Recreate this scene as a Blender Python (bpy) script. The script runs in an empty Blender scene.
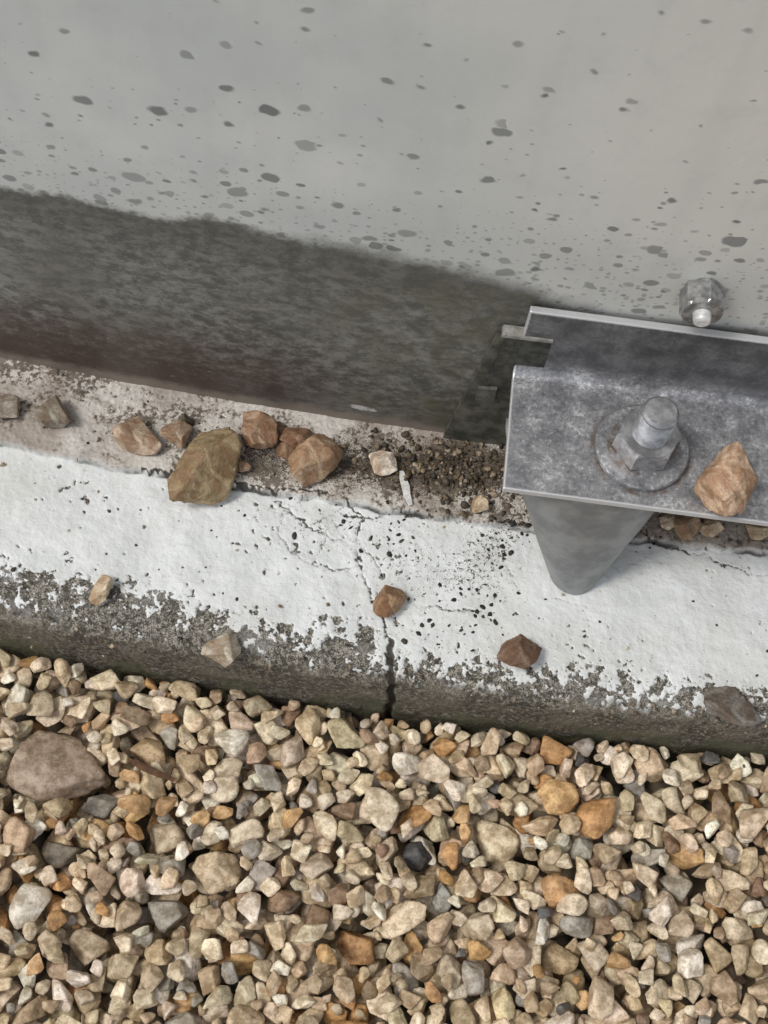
import bpy, bmesh, math, numpy as np
from mathutils import Vector, Matrix
rng=np.random.default_rng(7)
MM=.001
# ------------------------------------------------ noise
_perm=np.random.default_rng(1).permutation(256); _perm=np.concatenate([_perm,_perm,_perm])
_ang=np.random.default_rng(2).uniform(0,2*np.pi,256)
def perlin(x,y,seed=0):
    x=np.asarray(x,float)+seed*17.31; y=np.asarray(y,float)+seed*7.77
    xi=np.floor(x).astype(int); yi=np.floor(y).astype(int); xf=x-xi; yf=y-yi
    def g(a,b,dx,dy):
        h=_perm[(_perm[(a)&255]+b)&255]; t=_ang[h]; return np.cos(t)*dx+np.sin(t)*dy
    s=xf*xf*xf*(xf*(xf*6-15)+10); t=yf*yf*yf*(yf*(yf*6-15)+10)
    yi=yi&255
    a=g(xi,yi,xf,yf)*(1-s)+g(xi+1,yi,xf-1,yf)*s
    b=g(xi,yi+1,xf,yf-1)*(1-s)+g(xi+1,yi+1,xf-1,yf-1)*s
    return (a*(1-t)+b*t)*1.5
def fbm(x,y,seed=0,o=4,g=.55):
    v=0;a=1;n=0
    for i in range(o):
        v=v+a*perlin(x*2**i,y*2**i,seed+i*3); n+=a; a*=g
    return v/n
def sstep(a,b,x):
    t=np.clip((x-a)/(b-a),0,1); return t*t*(3-2*t)
# ------------------------------------------------ scene helpers
sc=bpy.context.scene
def link(o,parent=None):
    sc.collection.objects.link(o)
    if parent: o.parent=parent
    return o
def empty(name):
    e=bpy.data.objects.new(name,None); e.empty_display_size=.02; return link(e)
def mesh_obj(name,V,Fc,mat=None,parent=None,smooth=True):
    me=bpy.data.meshes.new(name)
    V=np.asarray(V,np.float32); 
    if isinstance(Fc,np.ndarray):
        n,k=Fc.shape
        me.vertices.add(len(V)); me.vertices.foreach_set('co',V.ravel())
        me.loops.add(n*k); me.loops.foreach_set('vertex_index',Fc.astype(np.int32).ravel())
        me.polygons.add(n); me.polygons.foreach_set('loop_start',np.arange(0,n*k,k,dtype=np.int32))
        me.polygons.foreach_set('loop_total',np.full(n,k,np.int32))
        me.update(calc_edges=True)
    else:
        me.from_pydata([tuple(map(float,v)) for v in V],[],Fc); me.update()
    me.polygons.foreach_set('use_smooth',np.full(len(me.polygons),smooth,bool))
    if mat: me.materials.append(mat)
    o=bpy.data.objects.new(name,me)
    return link(o,parent)
def attr(o,name,arr,kind='FLOAT'):
    a=o.data.attributes.new(name,kind,'POINT')
    if kind=='FLOAT': a.data.foreach_set('value',np.asarray(arr,np.float32).ravel())
    else: a.data.foreach_set('color',np.asarray(arr,np.float32).ravel())
# ------------------------------------------------ node helpers
class NT:
    def __init__(s,name):
        s.m=bpy.data.materials.new(name); s.m.use_nodes=True; s.t=s.m.node_tree; s.t.nodes.clear()
        s.out=s.n('ShaderNodeOutputMaterial'); s.b=s.n('ShaderNodeBsdfPrincipled')
        s.t.links.new(s.b.outputs[0],s.out.inputs[0]); s.co=s.n('ShaderNodeTexCoord').outputs['Object']
    def n(s,t): return s.t.nodes.new(t)
    def set(s,sock,v):
        if isinstance(v,bpy.types.NodeSocket): s.t.links.new(v,sock)
        elif isinstance(v,(tuple,list)) and len(v)==3 and sock.type=='RGBA': sock.default_value=(*v,1)
        else: sock.default_value=v
    def math(s,op,a,b=0,c=None,clamp=False):
        n=s.n('ShaderNodeMath'); n.operation=op; n.use_clamp=clamp; s.set(n.inputs[0],a); s.set(n.inputs[1],b)
        if c is not None: s.set(n.inputs[2],c)
        return n.outputs[0]
    def noise(s,scale,vec=None,det=4,rough=.55,dist=0,col=False):
        n=s.n('ShaderNodeTexNoise'); s.set(n.inputs['Vector'],vec or s.co); n.inputs['Scale'].default_value=scale
        n.inputs['Detail'].default_value=det; n.inputs['Roughness'].default_value=rough; n.inputs['Distortion'].default_value=dist
        return n.outputs['Color' if col else 'Fac']
    def vor(s,scale,vec=None,feat='F1',dim='3D'):
        n=s.n('ShaderNodeTexVoronoi'); n.voronoi_dimensions=dim; n.feature=feat; s.set(n.inputs['Vector'],vec or s.co); n.inputs['Scale'].default_value=scale
        return n
    def map(s,v,a,b,c=0,d=1,smooth=True):
        n=s.n('ShaderNodeMapRange'); n.interpolation_type='SMOOTHSTEP' if smooth else 'LINEAR'
        for i,x in enumerate((v,a,b,c,d)): s.set(n.inputs[i],x)
        return n.outputs[0]
    def mix(s,fac,a,b,mode='MIX'):
        n=s.n('ShaderNodeMix'); n.data_type='RGBA'; n.blend_type=mode; s.set(n.inputs[0],fac); s.set(n.inputs[6],a); s.set(n.inputs[7],b); return n.outputs[2]
    def scale(s,v,xyz):
        n=s.n('ShaderNodeVectorMath'); n.operation='MULTIPLY'; s.set(n.inputs[0],v); n.inputs[1].default_value=xyz; return n.outputs[0]
    def vadd(s,a,b):
        n=s.n('ShaderNodeVectorMath'); n.operation='ADD'; s.set(n.inputs[0],a); s.set(n.inputs[1],b); return n.outputs[0]
    def sep(s,v=None):
        n=s.n('ShaderNodeSeparateXYZ'); s.set(n.inputs[0],v or s.co); return n.outputs
    def comb(s,x,y,z):
        n=s.n('ShaderNodeCombineXYZ'); s.set(n.inputs[0],x); s.set(n.inputs[1],y); s.set(n.inputs[2],z); return n.outputs[0]
    def attr(s,name):
        n=s.n('ShaderNodeAttribute'); n.attribute_name=name; return n
    def bump(s,h,dist=.001,strength=1,normal=None):
        n=s.n('ShaderNodeBump'); n.inputs['Distance'].default_value=dist; n.inputs['Strength'].default_value=strength
        s.set(n.inputs['Height'],h)
        if normal: s.set(n.inputs['Normal'],normal)
        return n.outputs[0]
    def fin(s,col=None,rough=None,metal=None,normal=None,spec=None):
        if col is not None: s.set(s.b.inputs['Base Color'],col)
        if rough is not None: s.set(s.b.inputs['Roughness'],rough)
        if metal is not None: s.set(s.b.inputs['Metallic'],metal)
        if spec is not None: s.set(s.b.inputs['Specular IOR Level'],spec)
        if normal is not None: s.set(s.b.inputs['Normal'],normal)
        return s.m
# ------------------------------------------------ materials
def mat_tank():
    s=NT('weathered_tank_steel'); X,Y,Z=s.sep()
    n1=s.noise(9,det=3); n2=s.noise(60,det=3,rough=.65); 
    base=s.mix(s.map(n1,.35,.65),(.60,.63,.62),(.72,.73,.71))
    base=s.mix(s.map(X,-.05,.14,0,.65),base,(.79,.765,.68))
    base=s.mix(s.map(n2,.45,.75,0,.20),base,(.46,.47,.465))
    runs=s.noise(1,s.comb(s.math('MULTIPLY',X,90),0,s.math('MULTIPLY',Z,6)),det=1)
    base=s.mix(s.map(runs,.5,.75,0,.14),base,(.50,.50,.495))
    base=s.mix(s.map(Z,.235,.195,0,.30),base,(.42,.43,.42))
    warp=s.scale(s.noise(170,det=1,col=True),(.38,.38,0))
    def drops(sx,sz,seed,rad,zlo,zhi,pw,drk):
        v=s.comb(s.math('MULTIPLY_ADD',X,sx,seed),s.math('MULTIPLY_ADD',Z,sz,seed),0)
        v=s.vadd(v,warp)
        vo=s.vor(1,v,dim='2D')
        c=s.n('ShaderNodeSeparateColor'); s.set(c.inputs[0],vo.outputs['Color'])
        dens=s.map(Z,zlo,zhi,1,.0,smooth=False)
        R=s.math('MULTIPLY',s.math('MULTIPLY',s.math('POWER',c.outputs[0],pw),rad),dens)
        m=s.map(s.math('SUBTRACT',R,vo.outputs['Distance']),-.03,.09)
        return s.math('MULTIPLY',m,s.map(c.outputs[1],0,1,.45*drk,drk,smooth=False))
    d1=drops(74,118,6.1,.50,.19,.38,4.5,1); d2=drops(135,205,9.1,.50,.19,.285,3.0,.9); d3=drops(290,420,5.7,.45,.19,.24,2.2,.6)
    dr=s.math('MAXIMUM',d1,s.math('MAXIMUM',d2,d3))
    base=s.mix(s.math('MULTIPLY',dr,.88),base,(.14,.15,.145))
    # wet lower band
    zl=s.map(X,.02,.10,.1925,.172)
    wn=s.noise(28,det=6,rough=.74)
    wob=s.math('MULTIPLY',s.math('SUBTRACT',wn,.5),.024)
    wob2=s.math('MULTIPLY',s.math('SUBTRACT',n1,.5),.012)
    zz=s.math('ADD',s.math('SUBTRACT',zl,Z),s.math('ADD',wob,wob2))
    wet=s.map(zz,-.0018,s.map(X,-.10,.06,.0035,.017))
    hz=s.noise(1,s.comb(s.math('MULTIPLY',X,110),s.math('MULTIPLY',Y,100),s.math('MULTIPLY',Z,180)),det=5,rough=.82)
    wc=s.mix(s.map(hz,.38,.64),(.080,.083,.075),(.235,.23,.205))
    wc=s.mix(s.map(s.noise(14,det=2),.45,.65,0,.5),wc,(.12,.115,.09))
    low=s.map(s.math('ADD',Z,s.math('MULTIPLY',s.math('SUBTRACT',hz,.5),.10)),.062,.130,1,0)
    rust=s.math('MULTIPLY',low,s.map(X,.0,-.10,.25,.95))
    wc=s.mix(rust,wc,(.062,.038,.030))
    olive=s.math('MULTIPLY',s.map(wn,.42,.6),s.map(X,-.06,.02,0,.65))
    wc=s.mix(olive,wc,(.10,.095,.055))
    st=s.map(s.noise(1,s.comb(s.math('MULTIPLY',X,210),0,s.math('MULTIPLY',Z,480)),det=3,rough=.75),.58,.76,0,.6)
    wc=s.mix(st,wc,(.34,.31,.27))
    edge=s.math('MULTIPLY',s.map(zz,.0,.003),s.map(zz,.04,.0,0,.5))
    wc=s.mix(edge,wc,(.085,.085,.078))
    # lime splash just above the ledge
    ex=s.math('POWER',s.math('DIVIDE',s.math('ADD',X,.017),.012),2)
    ez=s.math('POWER',s.math('DIVIDE',s.math('ADD',s.math('SUBTRACT',Z,.0625),s.math('MULTIPLY',s.math('ADD',X,.017),.10)),.0035),2)
    sp=s.map(s.math('ADD',s.math('ADD',ex,ez),s.math('MULTIPLY',hz,2.4)),1.7,1.35)
    wc=s.mix(s.math('MULTIPLY',sp,.85),wc,(.62,.61,.57))
    base=s.mix(wet,base,wc)
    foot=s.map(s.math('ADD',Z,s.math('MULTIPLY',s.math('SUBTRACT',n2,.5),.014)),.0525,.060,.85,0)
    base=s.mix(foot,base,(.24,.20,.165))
    return s.fin(base,s.map(wet,0,1,.6,.42),.1,s.bump(s.noise(300,det=2),.00015,.5),.4)
def mat_curb():
    s=NT('painted_concrete'); X,Y,Z=s.sep()
    paint=s.attr('paint').outputs['Fac']; crack_shadow=s.attr('crack_shadow').outputs['Fac']; dirt=s.attr('dirt').outputs['Fac']; grout=s.attr('grout').outputs['Fac']; face=s.attr('face').outputs['Fac']
    f1=s.noise(420,det=3,rough=.7); f2=s.noise(1500,det=1,rough=.6); n1=s.noise(45,det=3); n0=s.noise(14,det=2)
    white=s.mix(s.map(n1,.3,.7),(.64,.655,.64),(.755,.77,.76))
    white=s.mix(s.map(n0,.46,.70,0,.5),white,(.61,.605,.56))
    white=s.mix(s.map(f1,.57,.74,0,.45),white,(.45,.425,.375))
    conc=s.mix(s.map(f1,.36,.64),(.085,.078,.062),(.36,.33,.28))
    conc=s.mix(s.map(f2,.50,.57,0,.9),conc,(.028,.026,.021))
    conc=s.mix(s.map(n1,.52,.68,0,.5),conc,(.30,.29,.27))
    pm=s.math('ADD',paint,s.math('ADD',s.math('MULTIPLY',s.math('SUBTRACT',f1,.5),.9),s.math('MULTIPLY',s.math('SUBTRACT',f2,.5),.5)))
    pm=s.map(pm,-.03,.05)
    g1=s.mix(s.map(f1,.35,.62),(.27,.22,.175),(.62,.585,.53))
    g1=s.mix(s.map(n1,.42,.62,0,.7),g1,(.62,.59,.54))
    g1=s.mix(s.map(n0,.46,.60,0,.6),g1,(.21,.15,.11))
    g1=s.mix(s.map(s.math('ADD',n1,s.math('MULTIPLY',s.math('SUBTRACT',f1,.5),.7)),.47,.38,0,.85),g1,(.11,.085,.062))
    top=s.mix(grout,white,g1)
    top=s.mix(pm,conc,top)
    dm=s.map(s.math('ADD',dirt,s.math('ADD',s.math('MULTIPLY',s.math('SUBTRACT',f1,.5),1.6),s.math('MULTIPLY',s.math('SUBTRACT',f2,.5),1.0))),.5,.62)
    dcol=s.mix(s.map(f2,.4,.6),(.035,.028,.020),(.13,.10,.07))
    top=s.mix(dm,top,dcol)
    fc=s.mix(s.map(n1,.4,.6),(.065,.057,.042),(.15,.13,.10))
    fc=s.mix(s.map(f1,.45,.62),fc,(.25,.22,.175))
    fc=s.mix(s.map(f2,.52,.60,0,.7),fc,(.03,.027,.02))
    fc=s.mix(s.math('MULTIPLY',s.map(Z,.022,.006),s.map(n1,.42,.55,0,.7)),fc,(.06,.065,.028))
    col=s.mix(face,top,fc)
    col=s.mix(s.map(crack_shadow,.12,.7,0,.95),col,(.03,.024,.017))  # dark colour for cracks and for the painted grout-step shadow line
    h=s.math('ADD',n1,s.math('MULTIPLY',f1,.8))
    return s.fin(col,s.map(pm,0,1,.9,.55),0,s.bump(h,.0009,.7),.35)
def mat_stone(name='stone_mix',big=False):
    s=NT(name); c=s.attr('col').outputs['Color']; 
    n=s.noise(170 if not big else 120,det=4,rough=.7)
    col=s.mix(1.0,c,s.mix(s.map(n,.34,.66),(.60,.54,.46),(1.30,1.30,1.30)),'MULTIPLY')
    f=s.noise(800,det=1,rough=.7)
    if big:
        v=s.noise(60,det=3,dist=1.5)
        col=s.mix(s.map(v,.50,.58,0,.7),col,s.mix(1.0,c,(1.5,1.5,1.5),'MULTIPLY'))
        col=s.mix(s.map(v,.50,.40,0,.6),col,s.mix(1.0,c,(.70,.5,.38),'MULTIPLY'))
    col=s.mix(s.map(f,.56,.68,0,.45),col,s.mix(1.0,c,(.45,.41,.36),'MULTIPLY'))
    return s.fin(col,.62,0,s.bump(n,.0009 if not big else .0020,.8),.40)
def mat_galv(name,rust=None,flange=False):
    s=NT(name); X,Y,Z=s.sep()
    n=s.noise(80,det=4,rough=.72); f=s.noise(520,det=4,rough=.8)
    col=s.mix(s.map(n,.35,.65),(.21,.21,.22),(.40,.40,.41))
    col=s.mix(s.map(f,.54,.67,0,.65),col,(.66,.66,.67))
    col=s.mix(s.map(f,.46,.38,0,.55),col,(.095,.095,.095))
    ox=s.map(s.math('ADD',n,s.math('MULTIPLY',s.math('SUBTRACT',f,.5),.8)),.58,.68,0,.65)
    col=s.mix(ox,col,(.70,.70,.70))
    if flange:
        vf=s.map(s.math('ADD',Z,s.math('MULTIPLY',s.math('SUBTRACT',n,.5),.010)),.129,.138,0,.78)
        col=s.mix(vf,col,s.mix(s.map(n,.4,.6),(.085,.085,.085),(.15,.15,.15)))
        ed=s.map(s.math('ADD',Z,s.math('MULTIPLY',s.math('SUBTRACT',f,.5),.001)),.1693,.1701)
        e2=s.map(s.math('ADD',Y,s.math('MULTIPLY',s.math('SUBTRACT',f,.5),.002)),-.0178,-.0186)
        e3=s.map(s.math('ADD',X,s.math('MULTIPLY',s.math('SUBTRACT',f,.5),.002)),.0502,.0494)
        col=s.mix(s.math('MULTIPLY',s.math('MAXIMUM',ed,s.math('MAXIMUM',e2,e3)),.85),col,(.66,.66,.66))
    if rust:
        cx,cy,r0,r1=rust
        d=s.math('SQRT',s.math('ADD',s.math('POWER',s.math('SUBTRACT',X,cx),2),s.math('POWER',s.math('SUBTRACT',Y,cy),2)))
        ring=s.math('MULTIPLY',s.map(d,r0,r0+.001),s.map(d,r1+.0025,r1,0,1))
        ring=s.math('MULTIPLY',ring,s.map(n,.42,.6))
        col=s.mix(s.math('MULTIPLY',ring,.8),col,(.11,.07,.045))
    return s.fin(col,s.map(f,.3,.7,.32,.48),.45,s.bump(f,.00011,.6),.5)
def mat_plain(name,c1,c2,scale=300,rough=.8,bd=.0006,metal=0):
    s=NT(name); n=s.noise(scale,det=3,rough=.65)
    return s.fin(s.mix(s.map(n,.35,.65),c1,c2),rough,metal,s.bump(n,bd,.7),.3)
M_tank=mat_tank(); M_curb=mat_curb(); M_gr=mat_stone('gravel_stone'); M_st=mat_stone('rough_stone',True)
BX,BY=.1076,.0084
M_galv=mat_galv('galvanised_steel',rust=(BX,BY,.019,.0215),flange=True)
M_wash=mat_galv('galvanised_washer',rust=(BX,BY,.008,.0150))
M_nut=mat_plain('galvanised_nut',(.30,.30,.31),(.50,.50,.51),200,.34,.00006,.7)
M_foot=mat_plain('grey_foot_steel',(.20,.205,.205),(.30,.305,.30),70,.42,.0004,.35)
# ------------------------------------------------ TANK
CX,CY=.04,3.046; R0=3.0
def nonuni(fine,lo,hi,coarse):
    a=np.arange(lo,hi,fine); far=np.linspace(hi,2*math.pi+lo,coarse)[:-1]; return np.concatenate([a,far])
tank=empty('storage_tank')
th=nonuni(.004/3,-.3/3,.3/3,400); zs=np.array([.02,.05,.06,.1,.15,.2,.3,.5,.9,1.4,2.0,2.6])
T,Zg=np.meshgrid(th,zs,indexing='ij')
xx=CX+R0*np.sin(T); yy=CY-R0*np.cos(T)
V=np.stack([xx,yy,Zg],-1).reshape(-1,3); nT,nZ=len(th),len(zs)
i,j=np.meshgrid(np.arange(nT),np.arange(nZ-1),indexing='ij'); i2=(i+1)%nT
Fq=np.stack([i*nZ+j,i2*nZ+j,i2*nZ+j+1,i*nZ+j+1],-1).reshape(-1,4)
mesh_obj('shell',V,Fq,M_tank,tank)
nv=[(CX+R0*math.sin(t),CY-R0*math.cos(t),2.6) for t in th[::6]]; k=len(nv); nv.append((CX,CY,3.2))
mesh_obj('roof',nv,[(a,(a+1)%k,k) for a in range(k)],M_tank,tank)
def shellpt(x,z,off): 
    t=math.asin((x-CX)/(R0+off)); return (x,CY-(R0+off)*math.cos(t),z)
pv=[];nx=40;x1=.45
for off in (.0028,-.001):
    for a in range(nx+1):
        for (z,xs) in ((.048,.0245),(.10,.0315),(.1495,.0392)):
            x=xs+(x1-xs)*a/nx; pv.append(shellpt(x,z,off))
def id3(o_,a,b): return o_*(nx+1)*3+a*3+b
pf=[]
for a in range(nx):
    for b in range(2): pf.append((id3(0,a,b),id3(0,a+1,b),id3(0,a+1,b+1),id3(0,a,b+1)))
    pf.append((id3(0,a,2),id3(0,a+1,2),id3(1,a+1,2),id3(1,a,2)))
for b in range(2): pf.append((id3(0,0,b),id3(0,0,b+1),id3(1,0,b+1),id3(1,0,b)))
M_lap=mat_plain('stained_lap_steel',(.05,.05,.038),(.13,.125,.10),110,.55,.0005,.1)
mesh_obj('lap_plate',pv,pf,M_lap,tank,smooth=False)
def slab(name,pts,o1,o2,mat):
    cv=[]
    for off in (o1,o2):
        for (x,z) in pts: cv.append(shellpt(x,z,off))
    n=len(pts); return mesh_obj(name,cv,[tuple(range(n)),tuple(range(2*n))[:n-1:-1]]+[(k,n+k,n+(k+1)%n,(k+1)%n) for k in range(n)],mat,tank,smooth=False)
slab('clip',[(.0385,.098),(.062,.098),(.062,.150),(.0425,.150)],.0055,.0030,mat_plain('clip_steel',(.035,.035,.03),(.085,.085,.07),200,.6,.0005,.1))
slab('clip_tab',[(.0355,.098),(.0440,.098),(.0440,.1095),(.0355,.1080)],.0075,.0057,mat_plain('tab_steel',(.07,.07,.06),(.14,.135,.115),200,.6,.0005,.1))
slab('clip_edge',[(.0400,.1510),(.062,.1512),(.062,.1528),(.0405,.1528)],.0065,.0010,mat_plain('clip_edge_steel',(.20,.195,.17),(.38,.37,.34),200,.6,.0004,.1))
# ------------------------------------------------ CURB
def polyd(px,py,poly):
    d=np.full(px.shape,1e9)
    for (a,b) in zip(poly[:-1],poly[1:]):
        ax,ay=a[0]*MM,a[1]*MM; bx,by=b[0]*MM,b[1]*MM; vx,vy=bx-ax,by-ay
        t=np.clip(((px-ax)*vx+(py-ay)*vy)/(vx*vx+vy*vy),0,1)
        d=np.minimum(d,np.hypot(px-ax-t*vx,py-ay-t*vy))
    return d
cr=[([(15,-96),(14.5,-88),(11.5,-74),(10,-66)],.0016),([(10,-66),(9,-60),(3,-50),(-.4,-45),(-7,-33),(-11.5,-20),(-10.3,-5.5),(-17,1.2),(-27.5,4.9)],.0003),
([(-54.6,-.4),(-40.8,-9.7),(-24.8,-17.7),(-11.5,-20)],.0003),([(-39.8,1.7),(-49.6,-8.4),(-48.5,-21),(-38.4,-29.8),(-22.8,-33.8),(-7,-31)],.0002),
([(-33,-10),(-22,-4),(-10.3,-5.5)],.00025),([(-30,-29),(-26,-20),(-29,-12)],.00025),([(-11,-20),(-2,-24),(4,-34)],.00025),([(-20,2),(-24,-6),(-22,-12)],.00025),
([(-10.3,-5.5),(7.9,1.1),(23.2,-.9),(42,.7)],.0003),([(8.5,-43.8),(29,-47),(49,-46),(62,-31.3)],.0002),
([(126.8,5.3),(140,1),(156.7,-.2),(175,-6),(190.4,-7.2)],.0003),([(53.2,-8),(61.5,-20.2),(69.7,-32.1),(89.3,-34.5),(108.6,-34.9)],.0001),([(-120,4),(-90,6),(-60,2),(-27,4.9)],.0004)]
th=nonuni(.0006/3.08,-.26/3.08,.22/3.08,500)
rt=np.arange(2.985,3.1305,.0006); s1=len(rt); fz=np.linspace(0,1,46)[1:]
nR=s1+len(fz)
T,Rr=np.meshgrid(th,rt,indexing='ij')
x=CX+Rr*np.sin(T); y=CY-Rr*np.cos(T)
near=(np.abs(T)<.12)&(y<1)
rg=3.0460+fbm(x*60,x*0+1,5)*.0030+fbm(x*8,x*0+4,6)*.002
stepm=sstep(rg+.0006,rg-.0006,Rr)
zt=.045-.007*sstep(3.1165,3.1315,Rr)**1.5+fbm(x*30,y*30,9)*.0016+fbm(x*220,y*220,10,3)*.0003
zt=zt+stepm*(.0040+fbm(x*90,y*90,3)*.0012+np.abs(fbm(x*300,y*300,13))*.0008)
chx=np.array([-400,-175.6,-127.3,-90,-50.7,-30,-17.6,-4.3,3,9,20.5,40,53.8,91,138.2,189.7,400])*MM
chy=np.array([-57,-54,-57,-61,-68,-69,-67.2,-60.3,-66,-80,-74,-75,-72,-71,-69,-68,-68])*MM
rch=(CY-np.interp(x,chx,chy))+(x-CX)**2/6.1
ragged=fbm(x*130,y*130,21,5,.7)
pf_=(rch-Rr)/.013+ragged*2.4
pf_=np.clip(pf_,-1.2,1.2)
isl=fbm(x*170,y*190,31,4,.65)+.35*fbm(x*20,y*20,35)
pf_=np.maximum(pf_,(isl-.14)*4.0*sstep(3.134,3.118,Rr)-.1)
pit=fbm(x*230,y*230,41,3)+.5*fbm(x*25,y*25,43,2)
pf_=np.minimum(pf_,(.50-pit)*6)
crk_shadow=np.zeros_like(x); wx=x+fbm(x*130,y*130,51,4,.65)*.0040; wy=y+fbm(x*130,y*130,57,4,.65)*.0040
mod=.66+.9*fbm(x*60,y*60,59)
for poly,w in cr:
    d=polyd(wx,wy,poly); crk_shadow=np.maximum(crk_shadow,sstep(w*1.4+.00035,w*.3,d)*np.clip(mod+(.6 if w>.001 else (w-.0003)*1500),.0,1))
crk_shadow=np.maximum(crk_shadow,sstep(.0012,.0002,np.abs(Rr-rg-.0006))*np.clip(.45+fbm(x*35,y*5,61)*1.2,0,1))  # adds a painted shadow line along the edge of the grout step
def blob(cx,cy,rx,ry): return np.exp(-(((x-cx*MM)/(rx*MM))**2+((y-cy*MM)/(ry*MM))**2))
dirt=.74*blob(44,26,44,16)+.44*blob(-10,20,50,12)+.40*blob(-60,22,60,14)+.35*blob(52,-22,20,20)+.29*blob(-26,-12,28,16)+.32*blob(20,-30,28,25)+.30*blob(62,-2,16,12)+.3*blob(140,16,40,12)+.28*blob(-80,8,40,9)+.24*blob(-150,20,40,10)
dirt=dirt+.25*sstep(3.085,3.12,Rr)+.28*sstep(3.035,2.998,Rr)*(.8+fbm(x*30,y*30,77))
dirt=dirt*near
conc=sstep(.05,-.05,pf_)
zt=zt-conc*(.0008+.0006*np.abs(fbm(x*260,y*260,71,3)))-crk_shadow*.0008+dirt*.0012*np.abs(fbm(x*250,y*250,81,3))
Tf,Ff=np.meshgrid(th,fz,indexing='ij')
xf=CX+3.131*np.sin(Tf); zf=zt[:,-1:]*(1-Ff)+Ff*(-.06)
bul=.0012*np.sin(np.clip(Ff*6,0,1)*np.pi/2)+fbm(xf*70,zf*70,91)*.0014+fbm(xf*260,zf*260,92)*.0007
fcrk=sstep(.0028,.0006,np.abs(xf-.015-fbm(zf*80,zf*0,3)*.003)*1.0)*(np.cos(Tf)>0)*(np.abs(Tf)<.2)
rf=3.1310+bul-fcrk*.003
xf=CX+rf*np.sin(Tf); yf=CY-rf*np.cos(Tf)
V=np.concatenate([np.stack([x,y,zt],-1),np.stack([xf,yf,zf],-1)],1).reshape(-1,3)
nT=len(th); i,j=np.meshgrid(np.arange(nT),np.arange(nR-1),indexing='ij'); i2=(i+1)%nT
Fq=np.stack([i*nR+j,i*nR+j+1,i2*nR+j+1,i2*nR+j],-1).reshape(-1,4)
curb=mesh_obj('concrete_curb',V,Fq,M_curb)
z_=np.zeros_like(xf)
attr(curb,'paint',np.concatenate([pf_,z_-1],1)); attr(curb,'crack_shadow',np.concatenate([crk_shadow,fcrk],1)); attr(curb,'dirt',np.concatenate([dirt,z_],1))
attr(curb,'grout',np.concatenate([stepm,z_],1)); 
fa=sstep(3.1255,3.1300,Rr+fbm(x*120,y*120,101)*.006)
attr(curb,'face',np.concatenate([fa,z_+1],1))
def curb_z(px,py):
    rr=math.hypot(px-CX,py-CY); return .0492 if rr<3.0455 else (.045 if rr<3.118 else .0415)
# ------------------------------------------------ STONES
def ico(n):
    bm=bmesh.new(); bmesh.ops.create_icosphere(bm,subdivisions=n,radius=1); bm.verts.ensure_lookup_table()
    v=np.array([v.co[:] for v in bm.verts]); f=np.array([[q.index for q in p.verts] for p in bm.faces]); bm.free()
    return v/np.linalg.norm(v,axis=1,keepdims=True),f
ICO={k:ico(k) for k in (2,3,4,5)}
def shape(planes,offs,dirs,k=18,rough=.03,seed=0):
    d=np.maximum(dirs@planes.T,1e-3)/offs
    rad=np.minimum(1/((d**k).sum(1))**(1/k),1.35)
    s=seed*3.1
    nz=perlin(dirs[:,0]*2.3+s,dirs[:,1]*2.3+dirs[:,2]*1.7,seed%50)+.5*perlin(dirs[:,1]*5+s,dirs[:,2]*5-dirs[:,0]*3,seed%50+1)
    return dirs*(rad*(1+rough*nz*2))[:,None]
def planes(r_,n):
    i=np.arange(n)+.5; ph=np.arccos(1-2*i/n); t=np.pi*(1+5**.5)*i+r_.uniform(0,6)
    p=np.stack([np.cos(t)*np.sin(ph),np.sin(t)*np.sin(ph),np.cos(ph)],1)+r_.normal(0,.36,(n,3))
    p/=np.linalg.norm(p,axis=1,keepdims=True); return p,r_.uniform(.54,1.0,n)
def rotm(ax,ay,az):
    return np.array((Matrix.Rotation(az,3,'Z')@Matrix.Rotation(ay,3,'Y')@Matrix.Rotation(ax,3,'X')))
LIB=[]
for k in range(80):
    p,o=planes(rng,int(rng.integers(6,10))); kk=rng.uniform(160,300)
    LIB.append({n:shape(p,o,ICO[n][0],kk,.018,k) for n in (3,4)})
CELL=.0012; GX0,GX1,GY0,GY1=-.62,.62,-.60,-.05
H=np.full((int((GX1-GX0)/CELL)+1,int((GY1-GY0)/CELL)+1),-.02)
gx,gy=np.meshgrid(GX0+np.arange(H.shape[0])*CELL,GY0+np.arange(H.shape[1])*CELL,indexing='ij')
inside=np.hypot(gx-CX,gy-CY)<3.1325
H[inside]=1
pal=[((.60,.475,.315),28),((.76,.645,.48),26),((.67,.55,.395),20),((.50,.38,.245),11),((.50,.29,.125),6),((.58,.37,.18),5),((.38,.345,.295),7),((.14,.135,.125),2),((.82,.74,.61),14),((.30,.20,.13),5)]
pc=np.array([p[0] for p in pal]); pw=np.array([p[1] for p in pal],float); pw/=pw.sum()
ST=[]
def drop(v,x,y):
    ix=((v[:,0]+x-GX0)/CELL).astype(int); iy=((v[:,1]+y-GY0)/CELL).astype(int)
    ix=np.clip(ix,0,H.shape[0]-1); iy=np.clip(iy,0,H.shape[1]-1)
    return (H[ix,iy]-v[:,2]).max(),ix,iy
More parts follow.
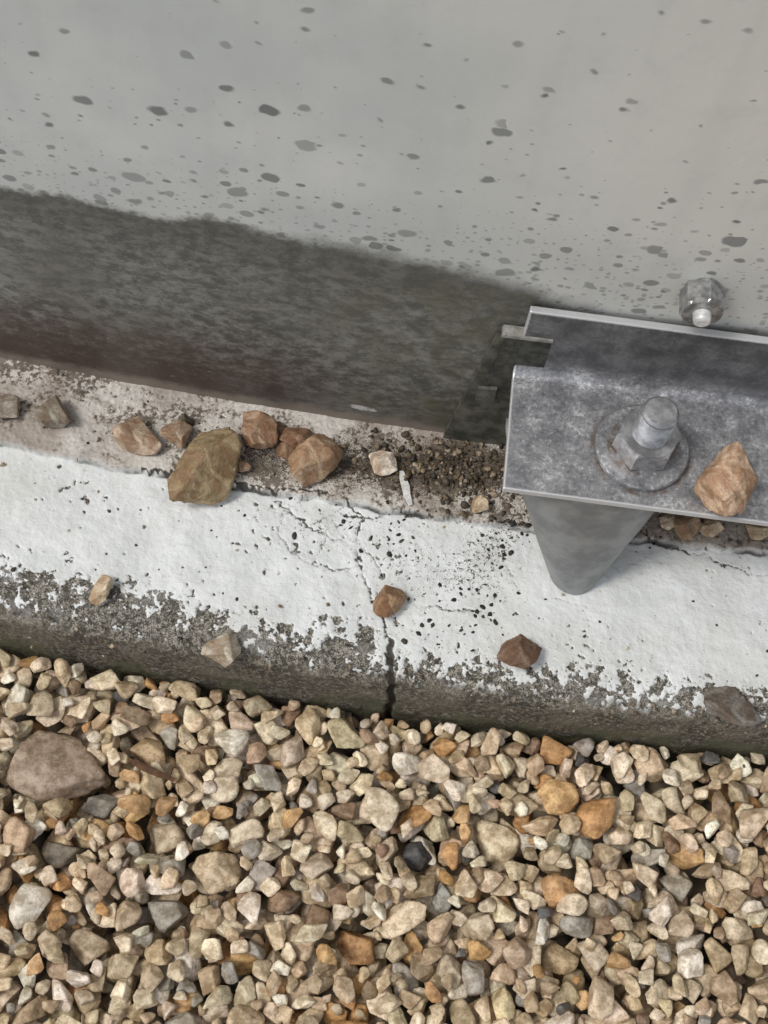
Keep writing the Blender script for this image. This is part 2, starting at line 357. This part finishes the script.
def place(ax,tries,forced=None,colr=None,xr=(-.58,.58),yr=(-.56,-.084),tilt=.3,lib=None):
    L=LIB[rng.integers(len(LIB))]
    R=rotm(rng.normal(0,tilt),rng.normal(0,tilt),rng.uniform(0,6.28) if not forced else -.1)
    Q=rotm(*rng.uniform(0,6.28,3))
    v4=L[4]@Q.T; e=v4.max(0)-v4.min(0)
    q4=v4*np.array(ax)*(1.75/e)@R.T; q3=(L[3]@Q.T)*np.array(ax)*(1.75/e)@R.T; v4,v3=q4,q3
    best=None
    for t in range(tries):
        if forced: px,py=forced
        else: px=rng.uniform(*xr); py=rng.uniform(*yr)
        z,ix,iy=drop(v4,px,py)
        if best is None or z<best[0]: best=(z,px,py,ix,iy)
    z,px,py,ix,iy=best
    if z>.5: return
    z-=.0010
    if forced:
        z-=.003
        up=v4[:,2]>-.2*ax[2]; ix,iy=ix[up],iy[up]; H[ix,iy]=np.where(H[ix,iy]>.5,H[ix,iy],.9)
    else: np.maximum.at(H,(ix,iy),v4[:,2]+z)
    if colr is not None: col=colr
    else:
        col=pc[rng.choice(len(pc),p=pw)]
        if col[0]<.2 and max(ax)>.0075: col=pc[0]
        col=col*rng.uniform(.72,1.12)*(1+rng.normal(0,.02,3))
    fine=abs(px)<.23 and py>-.29 and max(ax)>.005
    ST.append([v4 if fine else v3,px,py,z,np.clip(np.array(col),.02,.88),4 if fine else 3,bool(forced)])
def rsize(m,sg=.22):
    s=m*float(np.clip(rng.lognormal(0,sg),.55,1.6)); return s*rng.uniform(.95,1.5),s*rng.uniform(.78,1.05),s*rng.uniform(.5,.8)
bigs=[(-143,-133,27,20,9,(.36,.28,.21)),(-158,-107,17,11,7,(.58,.49,.37)),(-58,-172,14,12,8,(.60,.48,.33)),(74.4,-139,14,11,7,(.80,.68,.48)),(-86,-159,11,9,6,(.58,.48,.34)),(38,-153,9,8,6,(.12,.12,.125)),(-109,-213,11,9,7,(.52,.42,.30)),(12.6,-197,11,9,7,(.45,.26,.12)),(-77,-193,11,9,7,(.36,.33,.28)),(-130,-172,12,7,6,(.20,.17,.13)),(110,-190,10,8,6,(.52,.40,.25)),(165,-150,10,8,6,(.5,.46,.38)),(-100,-118,12,8,6,(.60,.45,.28)),(-118,-146,10,7,6,(.32,.30,.26))]
for n in range(4300): place(rsize(.0072),4)
for n in range(2500): place(rsize(.0061),14,xr=(-.25,.25),yr=(-.29,-.084))
for b in bigs: place((b[2]*MM,b[3]*MM,b[4]*MM),1,(b[0]*MM,b[1]*MM),b[5],tilt=.05)
for n in range(1300): place(rsize(.0063),22,xr=(-.24,.24),yr=(-.28,-.084))
for n in range(750): place(rsize(.0041),28,xr=(-.23,.23),yr=(-.27,-.084))
msk=(abs(gx)<.2)&(gy>-.25)&(H<.5); shift=-.0045-H[msk].mean()
GV=[];GF=[];GC=[];off=0
for v,px,py,z,col,lv,keep in ST:
    ix=np.clip(((v[:,0]+px-GX0)/CELL).astype(int),0,H.shape[0]-1); iy=np.clip(((v[:,1]+py-GY0)/CELL).astype(int),0,H.shape[1]-1)
    vis=((v[:,2]+z)>=H[ix,iy]-.0015).mean()
    if vis<.02 and not keep: continue
    GV.append(v+np.array([px,py,z+shift])); GF.append(ICO[lv][1]+off); off+=len(v); GC.append(np.tile(np.append(col,1),(len(v),1)))
g=mesh_obj('gravel',np.concatenate(GV),np.concatenate(GF),M_gr); attr(g,'col',np.concatenate(GC),'FLOAT_COLOR')
def mat_ground():
    s=NT('far_gravel_ground'); vo=s.vor(75); c=s.n('ShaderNodeSeparateColor'); s.set(c.inputs[0],vo.outputs['Color'])
    col=s.mix(c.outputs[0],(.30,.23,.15),(.56,.47,.34)); col=s.mix(s.map(c.outputs[1],.75,.9),col,(.2,.17,.14))
    col=s.mix(s.map(vo.outputs['Distance'],.35,.75),col,(.035,.028,.02))
    return s.fin(col,.9,0,s.bump(s.math('SUBTRACT',1,vo.outputs['Distance']),.008,1),.3)
gl=np.array([-60,-20,-6,-2,-1,-.66,-.6,0,.6,.66,1,2,6,20,60.]); A,B=np.meshgrid(gl,gl,indexing='ij')
Zg=np.where((np.abs(A)<=.6)&(B<=.01)&(B>=-.6),-.020+shift,-.006); n=len(gl)
i,j=np.meshgrid(np.arange(n-1),np.arange(n-1),indexing='ij')
mesh_obj('ground',np.stack([A,B,Zg],-1).reshape(-1,3),np.stack([i*n+j,(i+1)*n+j,(i+1)*n+j+1,i*n+j+1],-1).reshape(-1,4),mat_ground(),smooth=False)
def stone(x,y,z0,size,col,seed,rz=0,tilt=(0,0),name='stone',npl=10,k=250,rough=.02):
    r_=np.random.default_rng(seed+100); p,o=planes(r_,npl); o=.66+(o-.54)*.7; v=shape(p,o,ICO[5][0],k,rough,seed)
    for a in range(3):
        ext=v[:,a].max()-v[:,a].min(); v[:,a]*=size[a]*MM/ext
    d=ICO[5][0]; sz=max(size)*MM
    v=v+d*(sz*.024*(fbm(d[:,0]*3+d[:,2]*2,d[:,1]*3+seed+d[:,2],seed%40,5,.62)))[:,None]
    v=v@rotm(tilt[0],tilt[1],math.radians(rz)).T
    v[:,2]-=v[:,2].min(); loc=np.array([x*MM,y*MM,z0-.0006])
    o_=mesh_obj(name,v,ICO[5][1],M_st); o_.location=loc
    attr(o_,'col',np.tile((*col,1),(len(v),1)),'FLOAT_COLOR'); return o_
LZ=.0492; WZ=.0450
S=[(-168.7,24.7,LZ,(22,17,12),(.28,.25,.20),11,-10),(-126.4,19.7,LZ,(25,18,13),(.43,.33,.24),12,-15),(-105.6,22.8,LZ,(17,14,11),(.37,.28,.20),13,20),
(-88,7,.0475,(32,48,20),(.28,.21,.12),54,-30),(-66.7,27.5,LZ,(24,19,15),(.37,.25,.165),15,-35),(-47.4,28.7,LZ,(19,15,11),(.26,.16,.10),16,-10),
(-37.5,17,LZ,(20,29,17),(.40,.28,.18),57,-38),(-3.9,23.3,LZ,(14,14,9),(.66,.58,.48),18,10),(-193.7,25.5,LZ,(16,14,10),(.31,.27,.22),19,0),
(7.9,-48.5,WZ,(18,16,13),(.33,.21,.12),20,20),(70.6,-65.8,WZ,(22,17,14),(.19,.125,.085),21,15),(-126.5,-61.3,WZ,(11,15,9),(.58,.47,.33),22,10),
(-64.1,-82,.0425,(18,16,12),(.46,.41,.33),23,0),(148,10,LZ,(15,12,10),(.32,.22,.14),24,30),(139,12,LZ,(10,9,7),(.60,.50,.38),25,0),
(169.3,-77,.0435,(28,18,10),(.16,.145,.125),26,-15),(46.5,8,LZ,(9,9,7),(.52,.42,.30),27,0),(-104,32,LZ,(7,6,8),(.10,.085,.06),28,0),(160,12,LZ,(13,10,8),(.45,.35,.24),29,0),(-51,22,LZ,(12,10,8),(.29,.19,.12),30,0),(-57,33,LZ,(9,8,6),(.25,.16,.10),31,0),(182,13,LZ,(14,10,8),(.42,.33,.22),32,0),(-72,12,LZ,(9,7,5),(.30,.21,.14),33,0)]
for a in S: stone(a[0],a[1],a[2]+.0003,a[3],a[4],a[5],a[6])
stone(142.5,-8,.1252,(25,34,18),(.47,.33,.225),63,-8,(.12,.0),npl=12)
def crumbs(name,n,fx,fy,smin,smax,cols,zf,mat=M_gr,flat=1):
    V=[];Fc=[];Cc=[];o=0;v0,f0=ICO[2]
    for k in range(n):
        x_,y_=fx(),fy() if fy else 0
        if isinstance(x_,tuple): x_,y_=x_
        s_=rng.uniform(smin,smax)*MM*rng.uniform(.5,1); r_=rotm(*rng.uniform(0,6.28,3))
        p,of=planes(rng,9); v=(shape(p,of,v0,14,.03,k)*s_*rng.uniform(.5,1.1,3))@r_.T; v[:,2]*=flat
        V.append(v+np.array([x_,y_,zf(x_,y_)-v[:,2].min()*.75])); Fc.append(f0+o); o+=len(v0)
        c=np.array(cols[rng.integers(len(cols))])*rng.uniform(.7,1.2); Cc.append(np.tile((*c,1),(len(v0),1)))
    ob=mesh_obj(name,np.concatenate(V),np.concatenate(Fc),mat); attr(ob,'col',np.concatenate(Cc),'FLOAT_COLOR')
dk=[(.05,.04,.03),(.09,.07,.05),(.14,.10,.06),(.3,.24,.17)]
crumbs('soil_debris',660,lambda:rng.normal(38,27)*MM,lambda:float(np.clip(rng.normal(25,10),2,42))*MM,.4,2.6,dk,lambda a,b:.0488)
crumbs('grit',680,lambda:rng.uniform(-200,205)*MM,lambda:float(rng.choice([rng.normal(-80,6),rng.uniform(-60,0),rng.normal(24,9)],p=[.40,.18,.42]))*MM,.35,1.6,dk+[(.5,.42,.32)],lambda a,b:curb_z(a,b)-.0006)
mc=[(49,-19,9,8),(46,-40,8,5),(-26,-9,12,7),(30,-58,12,6),(60,-12,7,8),(57,-45,12,8),(8,-12,8,6),(-60,-6,20,6),(66,4,5,6),(50,-50,25,10)]
def mpos():
    a=mc[rng.integers(len(mc))]; return (rng.normal(a[0],a[2])*MM,min(rng.normal(a[1],a[3]),1)*MM)
crumbs('moss_specks',210,mpos,None,.3,2.1,[(.03,.03,.025),(.05,.045,.03),(.02,.02,.02)],lambda a,b:curb_z(a,b)-.0003,flat=.45)
# ------------------------------------------------ BRACKET
def finish(o,w,seg=2):
    m=o.modifiers.new('bevel','BEVEL'); m.width=w; m.segments=seg; m.limit_method='ANGLE'; m.angle_limit=math.radians(40)
    return o
br=empty('mounting_bracket')
prof=[(-.0190,.1215)]
for k in range(9):
    a=-math.pi/2+k*math.pi/16; prof.append((.0356+.0085*math.cos(a),.130+.0085*math.sin(a)))
prof+=[(.0441,.1705),(.0406,.1705)]
for k in range(9):
    a=0-k*math.pi/16; prof.append((.0356+.005*math.cos(a),.130+.005*math.sin(a)))
prof.append((-.0190,.125))
n=len(prof); x0,x1=.0490,.34
pv=[(x0,p[0],p[1]) for p in prof]+[(x1,p[0],p[1]) for p in prof]
pf=[tuple(range(n))[::-1],tuple(range(n,2*n))]+[(k,(k+1)%n,n+(k+1)%n,n+k) for k in range(n)]
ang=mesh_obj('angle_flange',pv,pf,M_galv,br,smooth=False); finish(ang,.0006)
def lathe(name,rings,mat,parent,loc=(0,0,0),axis='Z',n=64,smooth=False,rot=0):
    V=[];
    for (r,z) in rings:
        for k in range(n):
            a=2*math.pi*k/n; rr=r(a) if callable(r) else r
            V.append((rr*math.cos(a+rot),rr*math.sin(a+rot),z))
    Fc=[]
    for q in range(len(rings)-1):
        for k in range(n): Fc.append((q*n+k,q*n+(k+1)%n,(q+1)*n+(k+1)%n,(q+1)*n+k))
    Fc.append(tuple(range(n))[::-1]); Fc.append(tuple(range((len(rings)-1)*n,len(rings)*n)))
    V=np.array(V)
    if axis=='Y': V=np.stack([V[:,0],-V[:,2],V[:,1]],1)
    o=mesh_obj(name,V,Fc,mat,parent,smooth=smooth)
    o.data.transform(Matrix.Translation(loc)); return o
def hexr(af):
    def f_(a): 
        b=(a%(math.pi/3))-math.pi/6; return af/math.cos(b)
    return f_
def chr_(af,lim):
    h=hexr(af); return lambda a:min(h(a),lim)
lathe('washer',[(.0200,.1252),(.0205,.1256),(.0205,.1276),(.0199,.1284),(.0092,.1284)],M_wash,br,(BX,BY,0),n=72)
lathe('nut',[(chr_(.0120,.0124),.1285),(hexr(.0120),.1294),(hexr(.0120),.1398),(chr_(.0120,.0123),.1412),(.0090,.1414)],M_nut,br,(BX,BY,0),n=72,rot=math.radians(8))
rings=[(.0079,.139)]; z=.1415
while z<.1575:
    rings+=[(.0080,z),(.0070,z+.001)]; z+=.002
rings+=[(.0079,z),(.0077,z+.0006),(.0066,z+.0017),(.0030,z+.0021)]
lathe('threaded_stud',rings,M_nut,br,(BX,BY,0),n=48)
nu,ns=44,40
def footp(s_,ph,o=0):
    e=s_**1.1; w=.0393*(1-e)+.0110*e+o; cx=.0892*(1-s_)+.0950*s_
    yb=.018*(1-s_)+(-.012)*s_; d=.035*(1-s_)+.017*s_+o
    return (cx+w*math.sin(ph),yb-d*abs(math.cos(ph))**.85,.1213-(.1213-.0455)*s_)
pv=[footp(a/ns,-math.pi/2+math.pi*b/nu) for a in range(ns+1) for b in range(nu+1)]
pf=[(a*(nu+1)+b,a*(nu+1)+b+1,(a+1)*(nu+1)+b+1,(a+1)*(nu+1)+b) for a in range(ns) for b in range(nu)]
ft=mesh_obj('foot',pv,pf,M_foot,br); m=ft.modifiers.new('s','SOLIDIFY'); m.thickness=.002; m.offset=-1; finish(ft,.0005)
lv=[];n8=8
for a in range(4,ns+1):
    px,py,zc=footp(a/ns,-math.pi/2+.45,.0003)
    for b in range(n8):
        t=2*math.pi*b/n8; lv.append((px+.0010*math.cos(t),py+.0010*math.sin(t),zc-.0004))
lf=[(a*n8+b,a*n8+(b+1)%n8,(a+1)*n8+(b+1)%n8,(a+1)*n8+b) for a in range(ns-4) for b in range(n8)]
mesh_obj('foot_lip',lv,lf,mat_plain('worn_lip',(.40,.40,.39),(.66,.66,.64),300,.5),br)
# ------------------------------------------------ WALL BOLT
wb=empty('hex_bolt')
M_zn=mat_plain('dull_zinc',(.20,.20,.20),(.42,.42,.415),260,.32,.0001,.6)
M_zt=mat_plain('pale_zinc_tip',(.5,.5,.49),(.75,.75,.73),300,.5,.0001,.2)
bx,bz=.1145,.192; yw=CY-R0*math.cos(math.asin((bx-CX)/R0))
lathe('nut',[(chr_(.0078,.0081),.0),(hexr(.0078),.0008),(hexr(.0078),.0105),(chr_(.0078,.0080),.0117),(.0045,.0118)],M_zn,wb,(bx,yw,bz),'Y',n=60,rot=math.radians(24))
lathe('shank',[(.0036,.0115),(.0036,.0145),(.0032,.0158),(.0022,.0163)],M_zt,wb,(bx,yw,bz),'Y',n=32)
def strip(name,pts,w,th_,mat,z):
    V=[];
    for k,(px,py,dz) in enumerate(pts):
        a=pts[max(k-1,0)];b=pts[min(k+1,len(pts)-1)]; t=np.array([b[0]-a[0],b[1]-a[1]]);t=t/np.linalg.norm(t); ww=w*(1-.5*abs(2*k/(len(pts)-1)-1)**2); nn=np.array([-t[1],t[0]])*ww/2
        for s1_,h in ((1,0),(1,th_),(-1,th_*1.6),(-1,0)): V.append(((px+nn[0]*s1_)*MM,(py+nn[1]*s1_)*MM,z+(dz+h)*MM))
    Fc=[]
    for k in range(len(pts)-1):
        for q in range(4): Fc.append((k*4+q,k*4+(q+1)%4,k*4+4+(q+1)%4,k*4+4+q))
    Fc+= [(0,1,2,3),tuple(range(len(V)-4,len(V)))[::-1]]
    return mesh_obj(name,V,Fc,mat,smooth=False)
M_wp=mat_plain('white_paint',(.6,.58,.54),(.78,.77,.74),400,.6)
strip('paint_flake',[(6,21,.2),(7,17,1),(9,12,1.4),(10,8,1.4),(12.5,3,.3)],4.0,.5,M_wp,.0497)
M_leaf=mat_plain('dead_leaf_brown',(.07,.035,.018),(.15,.075,.035),300,.7)
strip('dead_leaf',[(-106,-128,0),(-98,-131,1.5),(-91,-133,2),(-82,-135,1)],3.6,.3,M_leaf,.003)
# ------------------------------------------------ CAMERA / LIGHT
P=math.radians(65); RO=math.radians(7.5)
f=Vector((0,math.cos(P),-math.sin(P)));u=Vector((0,math.sin(P),math.cos(P)));r=Vector((1,0,0))
cr_=math.cos(RO)*r+math.sin(RO)*u; cu=-math.sin(RO)*r+math.cos(RO)*u
cam=bpy.data.cameras.new('camera'); co=bpy.data.objects.new('camera',cam); link(co)
M4=Matrix.Identity(4)
for a,vec in enumerate((cr_,cu,-f)):
    for b in range(3): M4[b][a]=vec[b]
M4.translation=Vector((0,-.2536,.5888)); co.matrix_world=M4
cam.sensor_fit='HORIZONTAL'; cam.sensor_width=36; cam.lens=18/math.tan(math.radians(17.5)); cam.clip_start=.01; cam.clip_end=500
sc.camera=co
w=bpy.data.worlds.new('World'); sc.world=w; w.use_nodes=True; nt=w.node_tree; bg=nt.nodes['Background']
sky=nt.nodes.new('ShaderNodeTexSky'); sky.sky_type='NISHITA'; sky.sun_disc=False
EL,AZ=math.radians(58),math.radians(248)
sky.sun_elevation=EL; sky.sun_rotation=AZ; sky.air_density=1; sky.dust_density=2
hs=nt.nodes.new('ShaderNodeHueSaturation'); hs.inputs['Saturation'].default_value=.30
nt.links.new(sky.outputs[0],hs.inputs['Color']); nt.links.new(hs.outputs[0],bg.inputs[0]); bg.inputs[1].default_value=.150
sun=bpy.data.lights.new('sun','SUN'); sun.energy=1.5; sun.angle=math.radians(14); sun.color=(1,.97,.92)
so=bpy.data.objects.new('sun',sun); link(so)
dirv=Vector((math.sin(AZ)*math.cos(EL),math.cos(AZ)*math.cos(EL),math.sin(EL)))
so.rotation_euler=dirv.to_track_quat('Z','Y').to_euler(); so.location=dirv*3
sc.view_settings.view_transform='Standard'; sc.view_settings.look='None'; sc.view_settings.exposure=0
